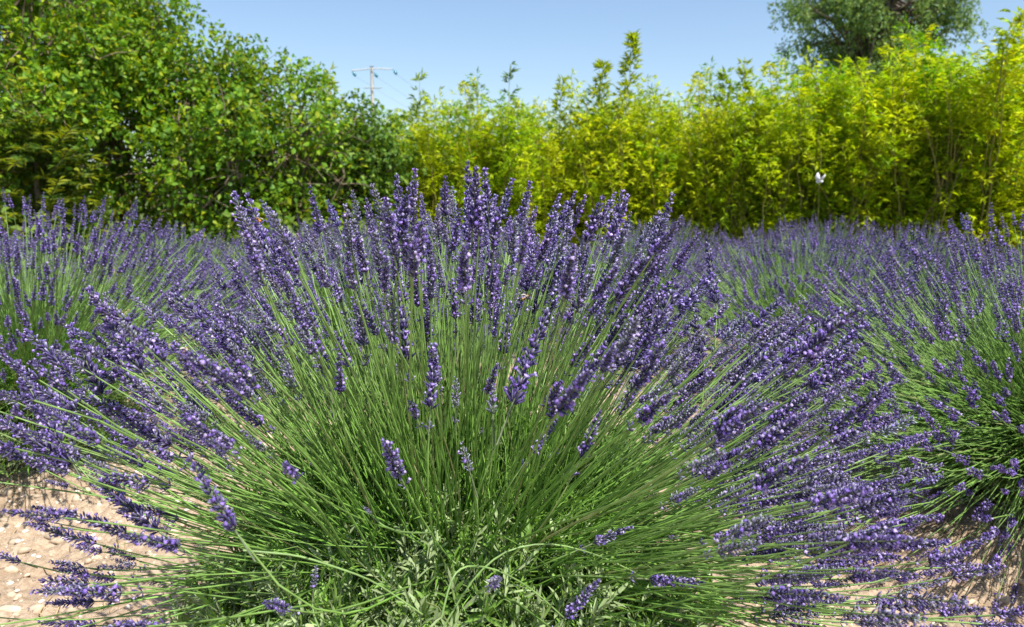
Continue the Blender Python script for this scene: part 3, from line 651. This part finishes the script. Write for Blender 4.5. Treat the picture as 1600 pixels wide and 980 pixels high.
for q, o_ in enumerate(big):
    x = norm(np.cross(D_[o_], N[o_])); Fm = np.stack([x, np.cross(D_[o_], x), D_[o_]], -1)
    link('leaf', LM[q % 5], front, mtx=mtx(Fm, P[o_], Ls[o_]*1.15))
# woody crown under the leaves
wd = norm(rg.normal(size=(40, 3))); wd[:, 2] = np.abs(wd[:, 2])*.6+.2; pw = [branch_poly((0, 0, -.04), wd[k]*np.array([.32, .32, .25]), rg, wob=.2) for k in range(40)]
link('woody_base', tubes(pw, np.tile(np.linspace(.009, .003, 7), (40, 1)), np.tile((.16, .11, .07), (40, 7, 1)), 5).mesh('woody_base', M_BARK, True), front)

# ---------------------------------------------------------------- neighbouring bushes
def bush_data(seed, n, Lr, lod, R_=.42, hz=.24, elmin=-.05, lean=(0, 0), hs=1.08):
    rg = np.random.default_rng(seed)
    d, L = dome(n, rg, Lr, elmin); d = norm(d+np.array([lean[0], lean[1], 0]))
    p0 = d*np.array([R_*.45, R_*.45, .02])+rg.normal(0, .04, (n, 3))+[0, 0, hz]
    p1 = d*L[:, None]*np.array([hs, hs, .92])+[0, 0, hz]+rg.normal(0, .015, (n, 3)); p1[:, 2] = np.maximum(p1[:, 2], .06)
    hd = norm(d+rg.normal(0, .12, d.shape)+[0, 0, .15]); nv = {0: 9, 1: 6, 2: 5}[lod]
    return rg, p0, p1, hd, rg.uniform(.8, 1.25, n), rg.integers(0, nv, n)
def bush(label, x, y, seed, n, lod, nparts, Lr=(.48, .7), hz=.24, lean=(0, 0), leafn=500, elmin=-.05, tone=(.13, .29, .03), hs=1.08):
    root = thing('lavender_bush', label, 'lavender', (x, y, 0), 'lavender bushes of the field')
    rg, p0, p1, hd, sc, vr = bush_data(seed, n, Lr, lod, hz=hz, lean=lean, hs=hs, elmin=elmin)
    rank = np.linalg.norm(p1+np.array([x, y, 0])-CP, axis=1)
    ppx, ppy, ppz = proj(p1+np.array([x, y, 0])); rank[(ppx < 0) | (ppx > 1600) | (ppy > 980)] += 20
    TT, MT = (T1, MT1) if lod == 1 else (T2, MT2)
    emit_stalks(root, np.zeros(3), p0, p1, hd, sc, vr, TT, MT, nparts, .0016 if lod == 1 else .0022, 6 if lod == 1 else 4, 3, rg, rank=rank, tone=tone)
    nb = n if lod == 1 else n//2
    d, L = dome(nb, rg, (.25, .55), 0); q0 = d*np.array([.2, .2, .03])+rg.normal(0, .05, (nb, 3))+[0, 0, hz-.03]
    PL = curves(q0, d*L[:, None]+[0, 0, hz], d, 4, rg)
    link('bare_stems', tubes(PL, np.full((nb, 4), .0013 if lod == 1 else .0022), stalk_cols(nb, 4, rg, tone), 3).mesh('bare_stems', M_STEM), root, kind='stuff')
    P, D_, N, Ls, Ws, col, poly = mound_leaves(rg, leafn, .45, hz*.8, .08, L=.045, W=.006, per=10)
    link('foliage', leaves(P, D_, N, Ls, Ws, col).mesh('foliage', M_LEAF), root, kind='stuff')
    return root
bush('lavender bush at the left with bright purple spikes in front of the tall leafy shrubs', -1.85, 3.0, 201, 1500, 1, 300, (.5, .76), .27, leafn=900, hs=1.3)
bush('lavender bush at the right edge leaning over the bare soil beside the front bush', 1.8, 2.5, 202, 2500, 1, 300, (.45, .70), .24, (-.12, -.06), 1300, hs=1.62, elmin=-.38)
bush('lavender bush directly behind the right edge bush', 2.95, 3.8, 203, 900, 1, 160, (.42, .66), .25, leafn=600, hs=1.3)
bush('lavender bush between the front bush and the right edge bush, one row back', 1.5, 4.0, 204, 1100, 1, 200, (.42, .65), .24, (-.05, -.05), 800, hs=1.4)
bush('lavender bush between the left bush and the front bush, one row back', -.85, 4.1, 205, 1200, 1, 160, (.42, .66), .24, (0, 0), 600, hs=1.2)
# farther bushes: one of each kind is built, the others are copies of it and of its parts
def copy_tree(o, parent=None):
    c = o.copy(); C.objects.link(c); c.parent = parent
    for ch in o.children: copy_tree(ch, c)
    return c
protos = [bush('small lavender bush at the far left edge in the second row', -3.15, 4.4, 210, 1100, 2, 60, (.38, .60), .24, leafn=350, hs=1.25),
          bush('lavender bush behind the left side of the front bush, second row', -1.45, 5.0, 211, 1100, 2, 60, (.36, .57), .23, leafn=350, hs=1.25),
          bush('lavender bush in the second row right behind the middle of the front bush', -.25, 5.1, 212, 1100, 2, 60, (.36, .57), .23, leafn=350, hs=1.25)]
spots = [(.8, 4.9, 0, 'lavender bush in the second row behind the right shoulder of the front bush'), (2.75, 5.1, 1, 'lavender bush in the second row below the white butterfly'),
 (3.9, 4.9, 2, 'lavender bush in the second row at the right edge'), (-3.6, 5.6, 1, 'far lavender bush below the tallest left shrub'), (-2.45, 5.8, 2, 'far lavender bush below the broad left shrub'),
 (-1.35, 6.2, 0, 'far lavender bush below the sloping green shrub'), (-.2, 6.3, 1, 'far lavender bush below the leftmost bamboo clumps'), (.95, 6.1, 2, 'far lavender bush below the tall single bamboo shoot'),
 (2.05, 6.3, 0, 'far lavender bush below the sky notch in the hedge'), (3.2, 6.3, 1, 'far lavender bush below the trunk of the grey green tree'), (4.35, 6.1, 2, 'far lavender bush below the tallest bamboo clump'),
 (5.4, 6.0, 0, 'far lavender bush at the right edge below the rightmost bamboo'), (1.5, 7.2, 1, 'farthest lavender bush at the foot of the hedge, left of the butterfly'), (2.8, 7.1, 2, 'farthest lavender bush at the foot of the hedge, right of the butterfly')]
for q, (x, y, k, lab) in enumerate(spots):
    c = copy_tree(protos[k]); c.location = (x, y, 0); c.rotation_euler = (0, 0, q*1.9+.7); s = random.uniform(.93, 1.05); c.scale = (s, s, s); c['label'] = lab

# ---------------------------------------------------------------- soil litter
iv, it = ico(1); rg = np.random.default_rng(90)
def stones_mesh(n, xr, yr, sr, seed, white):
    rg = np.random.default_rng(seed); mb = MB()
    for q in range(n):
        x = rg.uniform(*xr); y = rg.uniform(*yr); s = sr[0]+(sr[1]-sr[0])*rg.random()**3
        v = iv*(1+rg.normal(0, .16, (len(iv), 1)))*s*np.array([1, rg.uniform(.6, 1), rg.uniform(.4, .75)])
        a = rg.uniform(0, 6.28); v = v@np.array([[math.cos(a), -math.sin(a), 0], [math.sin(a), math.cos(a), 0], [0, 0, 1]])
        c = np.array((.74, .66, .56)) if rg.random() < white else np.array((.55, .42, .3))
        mb.add(v+[x, y, float(gz(np.array(x), np.array(y)))+s*.15], it, c*rg.uniform(.8, 1.2))
    return mb
o = link('gravel', stones_mesh(4200, (-2.3, -.5), (1.6, 4.2), (.002, .012), 91, .5).mesh('gravel', M_STONE), kind='stuff'); o['label'] = 'small pale pebbles and clods on the soil left of the front bush'; o['category'] = 'gravel'
o = link('gravel', stones_mesh(2600, (.5, 2.3), (1.5, 3.6), (.002, .010), 92, .3).mesh('gravel', M_STONE), kind='stuff'); o['label'] = 'small pale pebbles and clods on the soil right of the front bush'; o['category'] = 'gravel'
rgc = np.random.default_rng(97)
def clods(n, xr, yr, seed):
    rg = np.random.default_rng(seed); mb = MB()
    for q in range(n):
        x = rg.uniform(*xr); y = rg.uniform(*yr); s_ = .006+.02*rg.random()**2.5
        v = iv*(1+rg.normal(0, .22, (len(iv), 1)))*s_*np.array([1, rg.uniform(.6, 1), rg.uniform(.4, .7)])
        mb.add(v+[x, y, float(gz(np.array(x), np.array(y)))], it, np.array((.52, .41, .29))*rg.uniform(.6, 1.2))
    return mb
o = link('soil_clods', clods(1500, (-2.4, -.4), (1.6, 4.2), 98).mesh('soil_clods', M_STONE), kind='stuff'); o['label'] = 'crumbly tan soil clods on the bare ground left of the front bush'; o['category'] = 'clods'
o = link('soil_clods', clods(1100, (.5, 2.4), (1.5, 3.6), 99).mesh('soil_clods', M_STONE), kind='stuff'); o['label'] = 'crumbly tan soil clods on the bare ground right of the front bush'; o['category'] = 'clods'
for q, (px, py) in enumerate([(28, 842), (70, 786), (120, 800), (16, 905), (60, 868), (150, 845), (95, 830), (1530, 896), (1580, 948), (1568, 905)]):
    dd = at(px, py, 1.0)-CP; g = CP+dd*(CAMH-.01)/(-dd[2])
    v = iv*(1+rg.normal(0, .15, (len(iv), 1)))*rg.uniform(.008, .014)*np.array([1, .8, .55]); me = MB().add(v, it, np.array((.66, .58, .5))*rg.uniform(.85, 1.1)).mesh('stone', M_STONE)
    left = px < 800
    o = thing('stone', 'whitish pebble on the bare soil at the lower left' if left else 'whitish pebble on the shaded soil at the lower right', 'stone', (g[0], g[1], float(gz(np.array(g[0]), np.array(g[1])))+.003), 'whitish pebbles at the lower left' if left else 'whitish pebbles at the lower right', me)
K = 1100; x = np.where(rg.random(K) < .75, rg.uniform(.6, 2.0, K), rg.uniform(-2, -.4, K)); y = rg.uniform(1.5, 3.4, K); z = gz(x, y)+.006
a = rg.uniform(0, 6.28, K); P = np.stack([x, y, z], -1); D_ = np.stack([np.cos(a), np.sin(a), rg.uniform(-.02, .25, K)], -1)
o = link('dry_straw', leaves(P, D_, np.tile([0, 0, 1.0], (K, 1)), rg.uniform(.02, .11, K), rg.uniform(.002, .0042, K), np.array([(.52, .38, .20)])*rg.uniform(.6, 1.2, (K, 1)), hi=True).mesh('dry_straw', M_STRAW), kind='stuff')
o['label'] = 'dry straw and dead stems scattered on the soil'; o['category'] = 'straw'

K = 900; x = np.where(rg.random(K) < .5, rg.uniform(.6, 1.9, K), rg.uniform(-1.9, -.5, K)); y = rg.uniform(1.5, 3.0, K)
o = link('fallen_petals', leaves(np.stack([x, y, gz(x, y)+.008], -1), rg.normal(size=(K, 3))*[1, 1, .2], rg.normal(0, .3, (K, 3))+[0, 0, 1], rg.uniform(.004, .009, K), rg.uniform(.003, .005, K), np.array([(.20, .14, .26)])*rg.uniform(.5, 1.3, (K, 1))).mesh('fallen_petals', M_FLOWER), kind='stuff')
o['label'] = 'dry purple florets fallen on the bare soil around the front bush'; o['category'] = 'petals'
# ---------------------------------------------------------------- insects
sv, st_ = ico(2)
def ellip(c, r, col): return (sv*np.array(r)+np.array(c), st_, np.tile(col, (len(sv), 1)))
def bee(px, py, D, yaw, label, warm):
    p = at(px, py, D); root = thing('bee', label, 'bee', tuple(p), 'bees on the lavender'); root.rotation_euler = (.3, -.5, yaw)
    mb = MB(); band = np.where((np.sin(sv[:, 0]*9) > 0)[:, None], np.array(warm), np.array((.05, .03, .02)))
    mb.add(sv*np.array([.0052, .0026, .0026])+[-.005, 0, 0], st_, band)
    mb.add(*ellip((.001, 0, .0006), (.003, .0026, .0026), np.array((.28, .16, .06)))); mb.add(*ellip((.0046, 0, -.0002), (.0017, .002, .0018), np.array((.06, .04, .03))))
    link('body', mb.mesh('body', M_BUG, True), root)
    for sg in (-1, 1):
        link('wing', leaves(np.array([[.001, sg*.0012, .0028]]), np.array([[-.85, sg*.6, .35]]), np.array([[0, 0, 1.0]]), [.009], [.0036], [(.55, .5, .45)], hi=True).mesh('wing', M_WING), root)
    for sg in (-1, 1):
        lg = np.array([[[x_, sg*.002, -.001], [x_+.001, sg*.005, -.001], [x_-.001, sg*.006, -.005]] for x_ in (-.002, .001, .003)])
        link('legs', tubes(lg, np.full((3, 3), .0003), np.tile((.06, .04, .03), (3, 3, 1)), 3).mesh('legs', M_BUG), root)
bee(403, 343, 1.38, 2.4, 'orange winged bee near the top of the left shoulder spikes of the front bush', (.75, .25, .04))
bee(291, 547, 1.17, 1.2, 'brown bee on a spike at the left side of the front bush', (.5, .28, .1))
bee(823, 464, 1.22, .4, 'small golden bee among the middle spikes of the front bush', (.6, .35, .1))
bee(1142, 541, 1.3, 2.0, 'dark brown bee among the dense right hand spikes of the front bush', (.4, .2, .06))
# white butterfly in flight
p = at(1281, 278, 3.6); root = thing('butterfly', 'white butterfly flying in front of the bamboo hedge', 'butterfly', tuple(p)); root.scale = (1.15, 1.15, 1.15)
bt = np.array([[[-.006, 0, -.020], [-.002, 0, -.012], [.003, 0, -.004], [.006, 0, .002]]])
link('body', tubes(bt, np.array([[.0006, .0018, .002, .001]]), np.tile((.25, .25, .24), (1, 4, 1)), 6).mesh('body', M_BUG, True), root)
def wing(out, col):
    out = np.array(out, float); c = out.mean(0); v = np.concatenate([[c], out]); k = len(out)
    t = [[0, 1+q, 1+(q+1) % k] for q in range(k)]
    v2 = v+np.array([0, .0006, 0]); t2 = [[a_+k+1, c_+k+1, b_+k+1] for a_, b_, c_ in t]
    e = []; 
    for q in range(k):
        a_, b_ = 1+q, 1+(q+1) % k; e += [[a_, a_+k+1, b_], [b_, a_+k+1, b_+k+1]]
    return MB().add(np.concatenate([v, v2]), t+t2+e, col).mesh('wing', M_WING)
W1 = wing([(0, 0, -.012), (-.013, .004, -.010), (-.016, .006, .004), (-.012, .006, .016), (-.006, .005, .021), (-.001, .003, .012), (.001, 0, 0)], (.85, .86, .86))
W2 = wing([(.001, 0, -.004), (.006, -.004, .003), (.012, -.007, .010), (.017, -.009, .014), (.0175, -.009, .006), (.013, -.006, -.004), (.006, -.002, -.012)], (.8, .81, .82))
W3 = wing([(-.001, .001, -.010), (-.012, .005, -.011), (-.012, .006, -.018), (-.006, .004, -.022), (0, .002, -.019)], (.82, .83, .84))
W4 = wing([(.001, -.001, -.011), (.011, -.005, -.009), (.012, -.006, -.016), (.006, -.004, -.021), (0, -.002, -.018)], (.78, .79, .8))
for me in (W1, W2, W3, W4): link('wing', me, root)
print('objects', len(bpy.data.objects), 'unique tris', sum(len(m_.polygons) for m_ in bpy.data.meshes))
